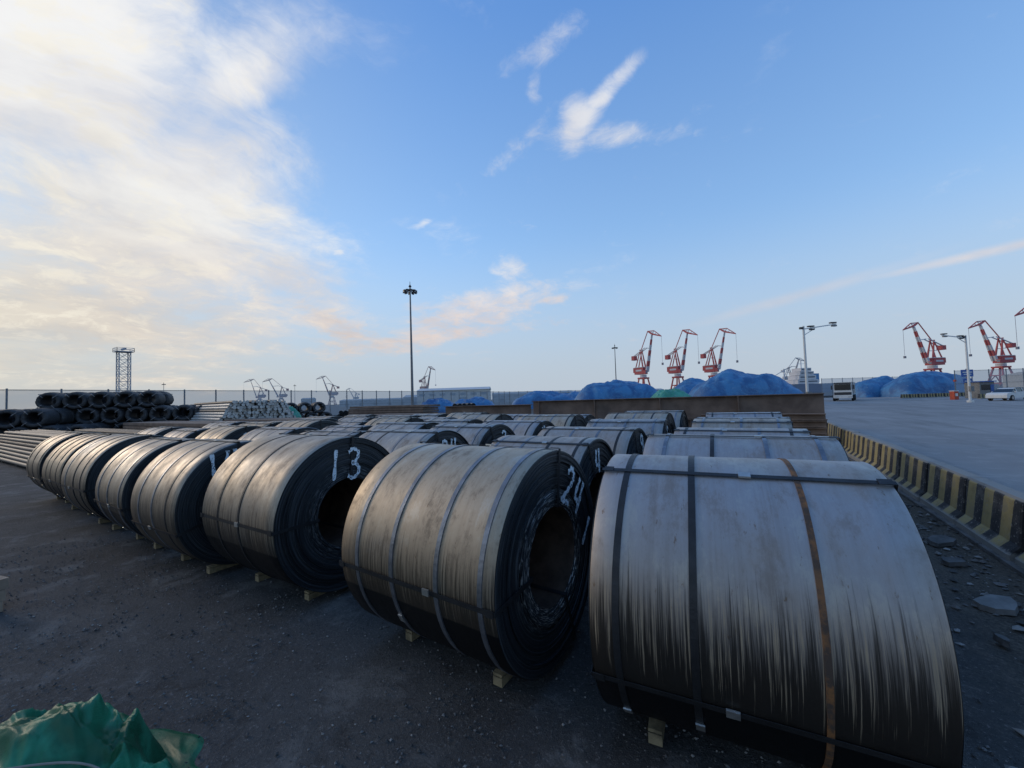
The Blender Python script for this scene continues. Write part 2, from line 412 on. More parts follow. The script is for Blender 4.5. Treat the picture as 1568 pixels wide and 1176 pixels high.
vs=[(x,y,z) for y in(-L/2,-L/2+.025,L/2-.025,L/2) for x,z in [((px*(.92 if abs(y)>L/2-.01 else 1)),pz*(.975 if abs(y)>L/2-.01 else 1)) for px,pz in prof]]
K=len(prof); fs=[(i*K+k,i*K+(k+1)%K,(i+1)*K+(k+1)%K,(i+1)*K+k) for i in range(3) for k in range(K)]
fs+=[tuple(range(K)),tuple(range(3*K,4*K))[::-1]]
mb.add(vs,fs,0); o=mb.obj('concrete_barrier',[M_bar]); bar=o.data; bpy.data.objects.remove(o)
y=-1.2
while y<26:
    o=place('concrete_barrier',bar,(2.78+random.uniform(-.03,.03),y,.02),rad(random.uniform(-1.6,1.6))); o.rotation_euler[0]=rad(random.uniform(-1.0,1.0)); y+=1.47
def stones(name,n,fn,smin,smax,mats,flat=.7,seed=3):
    rg=random.Random(seed); mb=MB()
    base=[(1,0,0),(-1,0,0),(0,1,0),(0,-1,0),(0,0,1),(0,0,-1)]; F8=[(0,2,4),(2,1,4),(1,3,4),(3,0,4),(2,0,5),(1,2,5),(3,1,5),(0,3,5)]
    for i in range(n):
        x,y=fn(rg); s=smin+(smax-smin)*rg.random()**3; a=rg.uniform(0,6.28)
        vs=[]
        for v in base:
            k=s*rg.uniform(.6,1.15); vx,vy,vz=v[0]*k,v[1]*k*.8,v[2]*k*flat
            vs.append((x+vx*math.cos(a)-vy*math.sin(a)+rg.uniform(-.2,.2)*s,y+vx*math.sin(a)+vy*math.cos(a)+rg.uniform(-.2,.2)*s,vz+s*.25))
        mb.add(vs,F8,rg.randrange(len(mats)))
    return mb.obj(name,mats)
M_st1=simple('stone_a',(.18,.172,.165),.9,bmp=0); M_st2=simple('stone_b',(.085,.083,.08),.9,bmp=0); M_st3=simple('stone_c',(.32,.305,.285),.9,bmp=0)
def nearpt(rg):
    while True:
        x=rg.uniform(-10,2.3); y=rg.uniform(.2,3.4)
        if rg.random()<.3 or noise.noise(Vector((x*1.3,y*1.3,2)))>.05: return x,y
stones('gravel',11000,nearpt,.003,.017,[M_st1,M_st2,M_st2,M_st1,M_st3],.7,3)
stones('rubble',1500,lambda rg:(rg.uniform(.95,2.5)if rg.random()<.4 else rg.gauss(2.15,.22),rg.uniform(1.6,14)),.008,.06,[M_st1,M_st3,M_concd,M_st2],.5,4)
def slab(name,x,y,s,rz,tilt,seed,mat=None,asp=.6,th=.05):
    rg=random.Random(seed); mb=MB(); n=9; pts=[]
    for i in range(n):
        a=2*math.pi*i/n; r=s*rg.uniform(.65,1.1); pts.append((r*math.cos(a),r*math.sin(a)*asp))
    vs=[(p[0],p[1],0) for p in pts]+[(p[0]*.93,p[1]*.93,th) for p in pts]
    mb.add(vs,[tuple(range(n))[::-1],tuple(range(n,2*n))]+[(i,(i+1)%n,n+(i+1)%n,n+i) for i in range(n)],0)
    o=mb.obj(name,[mat or M_conc],(x,y,.02)); o.rotation_euler=(rad(tilt),rad(-tilt*.6),rz)
slab('concrete_chunk',1.90,5.5,.21,.3,8,1,M_conc,.6); slab('concrete_chunk',2.25,4.9,.12,1.1,5,2,M_concd); slab('concrete_chunk',1.65,4.75,.07,2,6,3,M_concd)
slab('concrete_chunk',2.1,7.4,.2,.9,6,5,M_concd); slab('concrete_chunk',1.95,6.6,.14,.2,6,8,M_concd)
slab('concrete_chunk',1.95,4.05,.26,1.95,3,11,M_concd,.16,.035); slab('concrete_chunk',2.35,3.9,.14,.5,3,12,M_concd,.5,.04)
mb=MB(); tx,ty=-2.05,1.15
for i in range(5): mb.cyl((tx+i*.045,ty-i*.012+.006*(i%2),.012),(tx+(i+1)*.045,ty-(i+1)*.012+.006*((i+1)%2),.012),.003,0,6)
mb.obj('dry_twig',[M_woodl])

# ------------------------------------------------------------ green tarp foreground
m,nt,b=newmat('green_tarp'); co=obj_co(nt)
n1=noi(nt,co,3,5,.6,.5); n2=noi(nt,co,22,3,.6)
c=mixc(nt,mr(nt,n1,.38,.66),(.008,.095,.042),(.028,.25,.13))
nt.links.new(c,b.inputs['Base Color']); b.inputs['Roughness'].default_value=.42; b.inputs['Specular IOR Level'].default_value=.35
wv=nt.nodes.new('ShaderNodeTexWave'); wv.inputs['Scale'].default_value=75; nt.links.new(co,wv.inputs[0])
bump(nt,b,mth(nt,'ADD',mth(nt,'MULTIPLY',n2,.4),mth(nt,'MULTIPLY',wv.outputs['Fac'],.12)),.4,.02); M_gt=m
def fold(x,y,s,oc=4):
    v=Vector((x*s,y*s*.6,0)); w_=Vector((noise.noise(v+Vector((5,1,2))),noise.noise(v+Vector((1,7,3))),0))
    v=v+w_*.9
    r=0;a=1;tot=0
    for k in range(oc):
        r+=a*(1-abs(noise.noise(v))*2.2); tot+=a; v=v*1.9+Vector((3,1,4)); a*=.45
    return r/tot
mb=MB(); n=220; vs=[]
for j in range(n+1):
    for i in range(n+1):
        u=i/n*2-1; v=j/n*2-1
        a=math.atan2(v,u); edge=1+.12*math.sin(3*a+1)+.08*math.sin(7*a)+.03*math.sin(13*a+2)
        r=math.hypot(u,v)/(.76*edge)
        e=max(0,1-r**2.4)
        f1=fold(u*1.0+.7*v,v*1.3-.4*u,1.5,3)
        z=(.35*e**.62)+ (f1-.35)*.18*min(1,e*2.2)+ (fold(u*.9+4,v*2.6+u,3.6,3)-.4)*.05*min(1,e*3)
        z+=.11*math.exp(-((u-.16)**2+(v-.28)**2)/.10)
        if e<=0:
            r2=math.hypot(u,v)/(.98*edge)
            z=.012+.06*max(0,fold(u*1.2,v*1.2,3,2)-.3)*max(0,1-r2)*3 - .3*max(0,r2-.98)
        vs.append((u*.90,v*.73,z-.006))
mb.add(vs,[(j*(n+1)+i,j*(n+1)+i+1,(j+1)*(n+1)+i+1,(j+1)*(n+1)+i) for j in range(n) for i in range(n)],0,True)
tarp=mb.obj('green_tarp',[M_gt],(-3.29,.42,0),rad(25))
M_rope=simple('rope',(.35,.33,.28),.9)
mb=MB(); pr=None
for i in range(18):
    t=i/17; p=(.25+t*.55,-.20+.2*math.sin(t*3),.38*(1-t)**.8+.12)
    if pr: mb.cyl(pr,p,.005,0,6)
    pr=p
mb.obj('rope',[M_rope],parent=tarp)
mb=MB(); 
for k in range(3): mb.box((0,k*.02,.06+k*.115),(.6,.12,.11),0)
mb.obj('timber_stack',[M_woodl],(-7.22,.70,0),rad(12))

# ------------------------------------------------------------ steel stock behind
M_beam=simple('beam_rust',(.20,.145,.115),.85,.1,.4,1.5,.3,.01,(.115,.082,.066)); M_beam2=simple('beam_brown',(.27,.18,.13),.85,.1,.4,2)
def ibeam(mb,x0,x1,y,z,hh,fw,mi=0,tw=.02,tf=.03):
    L=x1-x0; xm=(x0+x1)/2
    mb.box((xm,y,z+tf/2),(L,fw,tf),mi); mb.box((xm,y,z+hh-tf/2),(L,fw,tf),mi); mb.box((xm,y,z+hh/2),(L-.004,tw,hh-2*tf),mi)
Yb=8.6*h
mb=MB()
for (x0,x1,z) in((-9.6,2.35,1.03),(-2.5,2.4,.08)):
    ibeam(mb,x0,x1,Yb,z,.93,.34,0)
    for k in range(int((x1-x0)/3)+1): mb.box((x0+.4+k*2.95,Yb-.10,z+.465),(.03,.14,.86),0)
ibeam(mb,-9.5,-2.7,Yb+.02,.08,.93,.34,0)
for k in range(7): mb.box((-9+k*1.8,Yb,.04),(.15,.6,.08),1)
mb.obj('steel_beam_stack',[M_beam,M_wood])
mb=MB()
for (x0,x1,z) in((-15.8,-9.9,.95),(-15.5,-9.8,.08)):
    ibeam(mb,x0,x1,Yb+.3,z,.84,.34,0)
for k in range(4): mb.box((-15+k*1.8,Yb+.3,.04),(.15,.6,.08),1)
mb.obj('steel_beam_stack',[M_beam,M_wood])
mb=MB()
for k in range(5): ibeam(mb,-1.6,2.2,Yb-1.2-k*.02,.10+k*.24,.22,.26,0)
mb.obj('steel_beam_stack',[M_beam2])

M_rod=simple('rod_dark',(.06,.06,.063),.6,.4,.4,12,.6,.02); M_pipe=simple('pipe_steel',(.15,.145,.14),.6,.5,.4,4); M_endshade=simple('pipe_end_shade',(.01,.01,.01),.9,bmp=0)  # black end caps paint the dark of the pipe hollows onto closed ends
M_bright=simple('bar_bright',(.55,.54,.51),.5,.2,.4,6)
def rodcoil_mesh():
    mb=MB(); N=40; rg=random.Random(4)
    prof=[]; 
    for k in range(26):
        a=k/26*2*math.pi; x=.62*math.copysign(abs(math.cos(a))**.5,math.cos(a)); r=.52+.15*math.copysign(abs(math.sin(a))**.6,math.sin(a)); prof.append((x,r))
    K=len(prof); vs=[]
    for i in range(N):
        t=2*math.pi*i/N
        for k,(x,r) in enumerate(prof):
            rr=r+rg.uniform(-.016,.016); sag=.06*(math.sin(t)<-.6)
            vs.append((x+rg.uniform(-.03,.03),rr*math.cos(t)*1.03,(rr)*math.sin(t)+sag))
    mb.add(vs,[(i*K+k,i*K+(k+1)%K,((i+1)%N)*K+(k+1)%K,((i+1)%N)*K+k) for i in range(N) for k in range(K)],0,True)
    for a in(40,130,220,310):
        a=rad(a); mb.beam((-.68,.68*math.cos(a),.68*math.sin(a)),(.68,.68*math.cos(a),.68*math.sin(a)),.03,1)
        for s_ in(-1,1): mb.beam((s_*.66,.36*math.cos(a),.36*math.sin(a)),(s_*.66,.69*math.cos(a),.69*math.sin(a)),.03,1)
    o=mb.obj('wire_rod_coil',[M_rod,M_strap]); me=o.data; bpy.data.objects.remove(o); return me
RC=rodcoil_mesh(); RR=.67
def rodrow(cx,cy,n,layers,rz,rows=2,drop=0):
    rg=random.Random(int(cx*7)); d=Vector((math.cos(rz+math.pi/2),math.sin(rz+math.pi/2),0)); e=Vector((math.cos(rz),math.sin(rz),0))
    for r in range(rows):
        for L_ in range(layers):
            for k in range(n-L_-(drop if L_==layers-1 else 0)):
                p=Vector((cx,cy,0))+d*((k+.5*L_-n/2)*1.40)-e*r*1.5
                place('wire_rod_coil',RC,(p.x,p.y,RR+L_*1.15),rz+rad(rg.uniform(-6,6)))
rodrow(*at(-.95,30),9,3,rad(-38),2,2)
rodrow(*at(-1.24,26),6,2,rad(-38),2,1)
rodrow(*at(-.53,44),5,2,rad(-25),2)
rodrow(*at(-1.12,40),5,2,rad(-38),1)
def pipestack(name,x0,x1,y,rows,n,r,mats,taper=1,rz=0.0):
    mb=MB(); rg=random.Random(int(abs(x0)*3)+n); hl=(x1-x0)/2
    for j in range(rows):
        for i in range(n-j*taper):
            yy=(i+.5*j-n/2)*2*r*1.01; zz=.08+r+j*r*1.75; o=rg.uniform(-.25,.25); mi=0 if rg.random()<.7 else 2
            jt=rg.uniform(-.05,.05)
            mb.cyl((-hl+o,yy+jt,zz),(hl+o,yy-jt,zz),r,mi,10,capm=1 if len(mats)>1 and r>.07 else mi)
    for k in range(4): mb.box((-hl+2*hl*(.1+.27*k),0,.04),(.12,n*2*r,.07),0)
    return mb.obj(name,mats,((x0+x1)/2,y,0),rz)
pipestack('steel_bar_stack',-33,-21.5,4.5,9,16,.075,[M_pipe,M_pipe,M_rod])
pipestack('steel_bar_stack',-33.5,-22.5,7.0,8,14,.075,[M_rod,M_pipe,M_pipe])
px,py=at(-.705,31); pipestack('steel_bar_stack',px-5,px+5,py,13,26,.11,[M_bright,M_bright,M_pipe],1,rad(-8))
px,py=at(-.66,37); pipestack('steel_bar_stack',px-5,px+5,py,13,24,.11,[M_pipe,M_bright,M_bright],1,rad(-12))
px,py=at(-.26,40); pipestack('steel_pipe_stack',px-3,px+3,py,4,11,.24,[M_rod,M_endshade,M_pipe],1,rad(-50))
px,py=at(-.12,44); pipestack('steel_pipe_stack',px-3,px+3,py,4,8,.24,[M_rod,M_endshade,M_pipe],1,rad(-50))
px,py=at(-.38,50); pipestack('steel_pipe_stack',px-3,px+3,py,3,12,.24,[M_pipe,M_endshade,M_rod],1,rad(-40))
def slabs(x0,x1,y,n,th,wd,mat):
    mb=MB(); rg=random.Random(int(abs(x0)))
    for k in range(n): mb.box(((x0+x1)/2+rg.uniform(-.2,.2),y+rg.uniform(-.05,.05),.12+th/2+k*(th+.04)),((x1-x0),wd,th),k%2)
    for k in range(6): mb.box((x0+(x1-x0)*(.08+.16*k),y,.06),(.12,wd,.12),2)
    mb.obj('steel_plate_stack',[mat,M_beam,M_wood])
slabs(-36,-23,10.2,6,.17,2.2,M_beam2); slabs(-30,-20,13.5,6,.17,2.2,M_beam2); slabs(-26,-15,15.5,5,.16,1.8,M_beam); slabs(-24,-17,20,6,.16,2,M_beam2)
slabs(-15,-8.6,16.4,5,.16,1.6,M_beam); slabs(-34,-24,26,8,.18,2,M_beam)

# ------------------------------------------------------------ tarps
def tarpmat(name,a,b2):
    m,nt,b=newmat(name); co=obj_co(nt)
    n1=noi(nt,co,.5,5,.6,.6); n2=noi(nt,co,2.0,6,.65)
    c=mixc(nt,mr(nt,n1,.35,.65),a,b2); c=mixc(nt,mr(nt,n2,.55,.72,0,.4),c,(.25,.34,.44))
    nt.links.new(c,b.inputs['Base Color']); b.inputs['Roughness'].default_value=.5; bump(nt,b,n2,.6,.2); return m
M_blue=tarpmat('blue_tarp',(.022,.10,.25),(.05,.20,.40)); M_grn=tarpmat('green_cover',(.04,.24,.16),(.08,.36,.25))
def mound(name,t,d,wd,dp,ht,mat,seed):
    x,y=at(t,d); mb=MB(); n=80; m_=32; vs=[]
    for j in range(m_+1):
        for i in range(n+1):
            u=i/n*2-1; v=j/m_*2-1
            e=max(0,1-abs(u)**2.4)*max(0,1-abs(v)**2.4)
            z=ht*e**.5*(.90+.20*noise.noise(Vector((u*2.0+seed,v*1.5,seed))))+fold(u*2.0+seed,v*2.4,1.6,3)*.32*min(1,e*3)-.05
            vs.append((u*wd/2,v*dp/2,z if e>0 else -.05))
    mb.add(vs,[(j*(n+1)+i,j*(n+1)+i+1,(j+1)*(n+1)+i+1,(j+1)*(n+1)+i) for j in range(m_) for i in range(n)],0,True)
    mb.obj(name,[mat],(x,y,0),YAW)
mound('blue_tarp_pile',.265,68,15,9,5.2,M_blue,1)
mound('blue_tarp_pile',.585,62,16,9,5.7,M_blue,5)
mound('blue_tarp_pile',.48,74,12,8,5.0,M_blue,8)
mound('blue_tarp_pile',.08,82,14,8,3.6,M_blue,12)
mound('blue_tarp_pile',.15,90,9,8,3.4,M_blue,15)
mound('blue_tarp_pile',-.10,80,9,7,2.8,M_blue,18)
mound('blue_tarp_pile',-.19,75,7,6,2.7,M_blue,21)
mound('green_tarp_pile',.405,60,6.5,5,3.0,M_grn,3)
mound('blue_tarp_pile',1.055,82,16,9,5.4,M_blue,25)
mound('blue_tarp_pile',.93,88,12,8,4.4,M_blue,29)
mound('green_tarp_pile',-.575,36,2.4,2,1.9,M_grn,6)

# ------------------------------------------------------------ fences
def fencemat(name,al,col):
    m,nt,b=newmat(name)
    b.inputs['Base Color'].default_value=(*col,1); b.inputs['Roughness'].default_value=.8; b.inputs['Alpha'].default_value=al
    return m
M_mesh=fencemat('fence_mesh',.50,(.40,.45,.49)); M_post=simple('fence_post',(.22,.24,.26),.6,.3,bmp=0)
def fence(name,p,q,ht,step=3.0,kick=.5):
    p,q=Vector((*p,0)),Vector((*q,0)); L=(q-p).length; d=(q-p)/L; n=int(L/step); mb=MB()
    for i in range(n+1):
        a=p+d*i*L/n; mb.beam(a,a+Vector((0,0,ht+.12)),.11,0)
        if i<n:
            b_=p+d*(i+1)*L/n
            mb.add([a+Vector((0,0,kick)),b_+Vector((0,0,kick)),b_+Vector((0,0,ht)),a+Vector((0,0,ht))],[(0,1,2,3)],1)
    for z in(kick,ht*.5,ht): mb.beam(p+Vector((0,0,z)),q+Vector((0,0,z)),.06,0)
    mb.beam(p+Vector((0,0,kick/2)),q+Vector((0,0,kick/2)),.2,2,h=kick)
    mb.obj(name,[M_post,M_mesh,M_concd])
fence('mesh_fence',(-52,-6),(-58,95),4.2)
fence('mesh_fence',(-58,95),(-30,150),4.2)
fence('mesh_fence',at(.79,95),at(1.02,100),4.6); fence('mesh_fence',at(1.13,70),at(1.7,70),4.6)

# ------------------------------------------------------------ lamps, towers
M_pole=simple('pole_grey',(.20,.21,.22),.5,.4,bmp=0); M_dark=simple('dark_metal',(.05,.05,.055),.5,.3,bmp=0); M_lamp=simple('lamp_glass',(.6,.62,.62),.3,bmp=0); M_white=simple('white_paint',(.66,.66,.64),.5,0,.12,2,bmp=0)
def mast(t,d,ht):
    x,y=at(t,d); mb=MB(); k=ht/24
    mb.cyl((0,0,0),(0,0,ht),.28*k,0,12,.13*k)
    mb.cyl((0,0,ht-.9*k),(0,0,ht-.6*k),.25*k,1,12); 
    for i in range(10):
        a=i*math.pi/5; r=1.05*k; c,s_=math.cos(a)*r,math.sin(a)*r
        mb.beam((0,0,ht-.75*k),(c,s_,ht-.85*k),.08*k,1); mb.box((c,s_,ht-1.0*k),(.5*k,.36*k,.4*k),1,a); mb.box((c*1.15,s_*1.15,ht-1.23*k),(.3*k,.3*k,.06*k),2,a)
        a2=a+math.pi/5; mb.beam((c,s_,ht-.8*k),(math.cos(a2)*r,math.sin(a2)*r,ht-.8*k),.07*k,1)
    mb.cyl((0,0,ht),(0,0,ht+.9*k),.05*k,1,6); mb.cyl((0,0,ht-.1*k),(0,0,ht+.3*k),.3*k,1,10,.1*k)
    mb.cyl((0,0,0),(0,0,.4),.6*k,0,12)
    mb.obj('floodlight_mast',[M_pole,M_dark,M_lamp],(x,y,0))
mast(-.255,72,23.6); mast(.266,175,24.5); mast(-.89,260,20); mast(-.555,330,20)
def lattice(t,d,ht,wd):
    x,y=at(t,d); mb=MB(); w=wd/2
    C=[(-w,-w),(w,-w),(w,w),(-w,w)]; n=9
    for a,b_ in C: mb.beam((a,b_,0),(a,b_,ht),.20,0)
    for k in range(n):
        z0,z1=ht*k/n,ht*(k+1)/n
        for i in range(4):
            p,q=C[i],C[(i+1)%4]
            mb.beam((*p,z0),(*q,z1),.10,0); mb.beam((*q,z0),(*p,z1),.10,0); mb.beam((*p,z1),(*q,z1),.10,0)
    mb.box((0,0,ht+.1),(wd*1.5,wd*1.5,.2),0)
    for z in(.6,1.2):
        ww=wd*.75
        R4=[(-ww,-ww),(ww,-ww),(ww,ww),(-ww,ww)]
        for i in range(4):
            p,q=R4[i],R4[(i+1)%4]
            mb.beam((*p,ht+z),(*q,ht+z),.1,0); mb.beam((*p,ht),(*p,ht+1.2),.1,0)
    for k in range(3): mb.box((-wd*.5+k*wd*.5,0,ht+1.0),(.5,.5,.6),0)
    mb.obj('lattice_tower',[M_hz],(x,y,0))
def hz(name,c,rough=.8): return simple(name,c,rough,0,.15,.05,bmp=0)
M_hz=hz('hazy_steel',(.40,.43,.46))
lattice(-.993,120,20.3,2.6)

def campole(t,d,ht,name,sgn=1,arm=3.2):
    x,y=at(t,d); mb=MB()
    mb.cyl((0,0,0),(0,0,ht),.13,0,12,.09); mb.cyl((0,0,0),(0,0,.25),.3,0,12)
    mb.beam((0,0,ht-.3),(sgn*arm,0,ht+.1),.10,0)
    mb.beam((0,0,ht-.9),(sgn*arm*.35,0,ht-.25),.06,0)
    for k,f in((0,.22),(2,.90)):
        mb.box((sgn*arm*f,0,ht-.3+.42*f+.16),(.55,.28,.12),1); mb.box((sgn*arm*f+.1,0,ht-.3+.42*f-.14),(.42,.22,.14),2 if k else 1); mb.cyl((sgn*arm*f,0,ht-.3+.42*f-.1),(sgn*arm*f,0,ht-.3+.42*f+.1),.04,0,6)
    mb.box((-.22,0,ht-.2),(.3,.2,.2),1)
    mb.box((0,-.2,1.6),(.4,.25,.6),2)
    mb.obj(name,[M_white,M_dark,M_pole],(x,y,0),YAW)
campole(.752,38,8.3,'street_lamp'); campole(1.165,46,7.9,'street_lamp',-1,2.8); 
# ------------------------------------------------------------ cranes
def crane(t,d,sc,red,white,dark,dirx=1,lean=0.0,yawx=0.0,wx=1.0):
    x,y=at(t,d); mb=MB()
    D=dirx
    for a in(-6,6):
        for b_ in(-5.5,5.5):
            mb.beam((a*1.15,b_*1.1,0),(a*.55,b_*.55,17),1.3,0,1.0); mb.box((a*1.15,b_*1.1,.7),(3.2,1.4,1.4),2)
        mb.beam((a*1.1,-6,3),(a*1.1,6,3),1.0,0); mb.beam((a*.8,-4.2,10),(a*.8,4.2,10),.9,0)
    for b_ in(-4.2,4.2): mb.beam((-5,b_,10),(5,b_,10),.9,0); mb.beam((-6.5,b_*1.3,3),(0,b_,10),.6,0); mb.beam((6.5,b_*1.3,3),(0,b_,10),.6,0)
    mb.box((0,0,17.3),(9,8,1.4),0); mb.cyl((0,0,18),(0,0,20.5),3.4,1,16)
    mb.box((-3*D,0,24),(12,7,6),0); mb.box((-3*D,0,27.3),(12.6,7.6,.5),1); mb.box((-3*D,-3.6,24.5),(8,.2,1.6),1); mb.box((5.5*D,-3.2,22.5),(3,2.6,3.4),0); mb.box((6.9*D,-3.2,22.7),(.5,2.2,2),2)
    mb.box((-9.5*D,0,25),(3,6,4.5),0)
    for s_ in(-2.2,2.2):
        mb.beam((2*D,s_,26),(-1.5*D,s_*.6,43),1.2,0,.7); mb.beam((-8*D,s_,27),(-1.5*D,s_*.6,43),.8,0,.6); mb.beam((-3.6*D,s_*.8,34),(.6*D,s_*.8,34),.5,1)
    mb.beam((-1.5*D,-2,43),(-1.5*D,2,43),1.0,0)
    for s_ in(-1.6,1.6): mb.beam((-11*D,s_,38),(5*D,s_,44.5),.8,1,.6)
    mb.box((-11.5*D,0,36.5),(4,4.6,4),0)
    A=Vector((5.5*D,0,23)); Bp=Vector(((17+lean)*D,0,56)); n=7
    for k in range(n):
        p=A.lerp(Bp,k/n); q=A.lerp(Bp,(k+1)/n); wa=2.0-1.2*k/n
        for s_ in(-1,1):
            o=Vector((0,s_*(1.3-.8*k/n),0)); mb.beam(p+o,q+o,wa*.6,(0 if k%2 else 1),h=wa)
        mb.beam(p+Vector((0,-1.3+.8*k/n,0)),p+Vector((0,1.3-.8*k/n,0)),.5,0)
    mb.beam((5*D,0,44.5),A.lerp(Bp,.62),.7,1); mb.beam((-1.5*D,0,43),Bp+Vector((-5.5*D,0,3.2)),.6,0)
    C=Bp+Vector((-5.5*D,0,3.2)); E=Bp+Vector((11.5*D,0,-3.5))
    mb.beam(C,Bp,1.0,0,1.6); mb.beam(Bp,E,1.5,0,.7); mb.beam(C,Bp+Vector((2.5*D,0,2.6)),.6,0); mb.beam(Bp+Vector((2.5*D,0,2.6)),E,.6,0); mb.beam(Bp,Bp+Vector((2.5*D,0,2.6)),.6,1)
    mb.beam(C.lerp(Bp,.4),Bp+Vector((2.5*D,0,2.6)),.4,1)
    for k in(.3,.6): mb.beam(Bp.lerp(E,k),(Bp+Vector((2.5*D,0,2.6))).lerp(E,k),.35,1)
    mb.beam(E,(E.x,E.y,30),.16,2); mb.box((E.x,E.y,28.5),(1.6,1.2,2.0),2)
    for i in range(len(mb.v)):
        v=mb.v[i]; mb.v[i]=(v[0]*sc*wx,v[1]*sc*wx,v[2]*sc)
    mb.obj('portal_crane',[red,white,dark],(x,y,0),YAW+yawx)
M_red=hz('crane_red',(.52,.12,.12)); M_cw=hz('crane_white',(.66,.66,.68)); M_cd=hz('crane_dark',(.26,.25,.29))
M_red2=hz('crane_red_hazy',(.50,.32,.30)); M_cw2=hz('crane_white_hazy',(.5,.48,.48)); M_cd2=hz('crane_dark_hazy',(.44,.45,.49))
for t in(.336,.424,.517): crane(t,335,.94,M_red,M_cw,M_cd,1,-3,rad(-60),.85)
crane(1.075,265,.76,M_red,M_cw,M_cd,-1,1,rad(10)); crane(1.25,265,.76,M_red,M_cw,M_cd,-1,1,rad(5)); crane(1.385,240,.82,M_red,M_cw,M_cd,-1,1,rad(5))
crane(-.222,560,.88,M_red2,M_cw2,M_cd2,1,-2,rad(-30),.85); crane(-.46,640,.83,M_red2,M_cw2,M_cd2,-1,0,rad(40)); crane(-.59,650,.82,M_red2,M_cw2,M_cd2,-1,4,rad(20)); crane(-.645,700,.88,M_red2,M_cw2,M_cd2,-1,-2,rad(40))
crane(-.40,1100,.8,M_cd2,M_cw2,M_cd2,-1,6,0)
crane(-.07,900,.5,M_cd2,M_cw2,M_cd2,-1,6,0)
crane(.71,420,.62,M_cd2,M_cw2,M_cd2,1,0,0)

# ------------------------------------------------------------ buildings, ship
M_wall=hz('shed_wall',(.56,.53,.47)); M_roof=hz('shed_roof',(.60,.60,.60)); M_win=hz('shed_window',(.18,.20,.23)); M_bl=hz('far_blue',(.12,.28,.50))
def shed(t,d,L,wd,ht,wall=M_wall,roof=M_roof):
    x,y=at(t,d); mb=MB()
    mb.box((0,0,ht/2),(L,wd,ht),0)
    vs=[(-L/2-.3,-wd/2-.4,ht),(L/2+.3,-wd/2-.4,ht),(L/2+.3,0,ht+1.4),(-L/2-.3,0,ht+1.4),(-L/2-.3,wd/2+.4,ht),(L/2+.3,wd/2+.4,ht)]
    mb.add(vs,[(0,1,2,3),(3,2,5,4),(0,3,4),(1,5,2)],1)
    n=max(3,int(L/5))
    for k in range(n): mb.box((-L/2+L*(k+.5)/n,-wd/2-.05,ht*.72),(L/n*.55,.12,ht*.14),2)
    for k in range(max(1,n//3)): mb.box((-L/2+L*(k*3+1.5)/n,-wd/2-.06,ht*.25),(L/n*.7,.14,ht*.5),2)
    mb.obj('warehouse',[wall,roof,M_win],(x,y,0),YAW)
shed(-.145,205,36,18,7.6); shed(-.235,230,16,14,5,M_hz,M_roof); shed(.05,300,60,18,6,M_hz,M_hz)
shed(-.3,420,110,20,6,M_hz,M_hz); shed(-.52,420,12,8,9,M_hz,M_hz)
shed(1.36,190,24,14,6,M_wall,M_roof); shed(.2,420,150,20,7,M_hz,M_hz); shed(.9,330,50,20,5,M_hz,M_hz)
x,y=at(.725,270); mb=MB()
M_hull=hz('ship_hull',(.18,.22,.30))
mb.box((0,0,3),(60,14,6),3); 
for i,(w_,z,hh) in enumerate(((14,6,3),(11.5,9,3),(9.5,12,2.6),(7,14.6,2.4))):
    mb.box((4,0,z+hh/2),(w_,12-i,hh-.2),0); mb.box((4,-(12-i)/2-.05,z+hh*.55),(w_*.85,.12,hh*.3),2)
mb.box((13,0,10),(3,4,6),1); mb.cyl((4,0,17),(4,0,23),.3,0,8); mb.beam((1.5,0,20),(6.5,0,20),.25,0); mb.cyl((-8,0,6),(-8,0,17),.4,0,8); mb.beam((-8,0,16),(-15,0,12),.4,0); mb.cyl((-18,0,6),(-18,0,13),.4,0,8)
mb.obj('cargo_ship',[M_cw,M_bl,M_win,M_hull],(x,y,0),YAW)

# ------------------------------------------------------------ vehicles
M_tyre=simple('tyre',(.02,.02,.02),.9,bmp=0); M_glass=simple('vehicle_glass',(.02,.025,.03),.12,bmp=0); M_tl=simple('tail_lamp',(.4,.02,.02),.3,bmp=0); M_rim=simple('rim',(.4,.4,.4),.35,.7,bmp=0)
def extr(mb,prof,y0,y1,mi):
    n=len(prof); vs=[(p[0],y0,p[1]) for p in prof]+[(p[0],y1,p[1]) for p in prof]
    mb.add(vs,[tuple(range(n)),tuple(range(n,2*n))[::-1]]+[(i,n+i,n+(i+1)%n,(i+1)%n) for i in range(n)],mi)
mb=MB()
body=[(-2.25,.35),(-2.3,.7),(-2.22,1.0),(-.9,1.05),(1.1,1.02),(2.1,.92),(2.3,.7),(2.3,.35),(1.85,.3),(-1.9,.3)]
extr(mb,body,-.9,.9,0)
cab=[(-2.15,1.0),(-1.95,1.42),(-1.4,1.52),(.0,1.52),(.45,1.42),(1.2,1.0)]
vs=[(p[0],-.86 if p[1]<1.1 else -.68,p[1]) for p in cab]+[(p[0],.86 if p[1]<1.1 else .68,p[1]) for p in cab]; n=len(cab)
mb.add(vs,[tuple(range(n)),tuple(range(n,2*n))[::-1]],1); mb.add(vs,[(i,n+i,n+(i+1)%n,(i+1)%n) for i in(1,2,3)],0); mb.add(vs,[(i,n+i,n+(i+1)%n,(i+1)%n) for i in(0,4)],1)
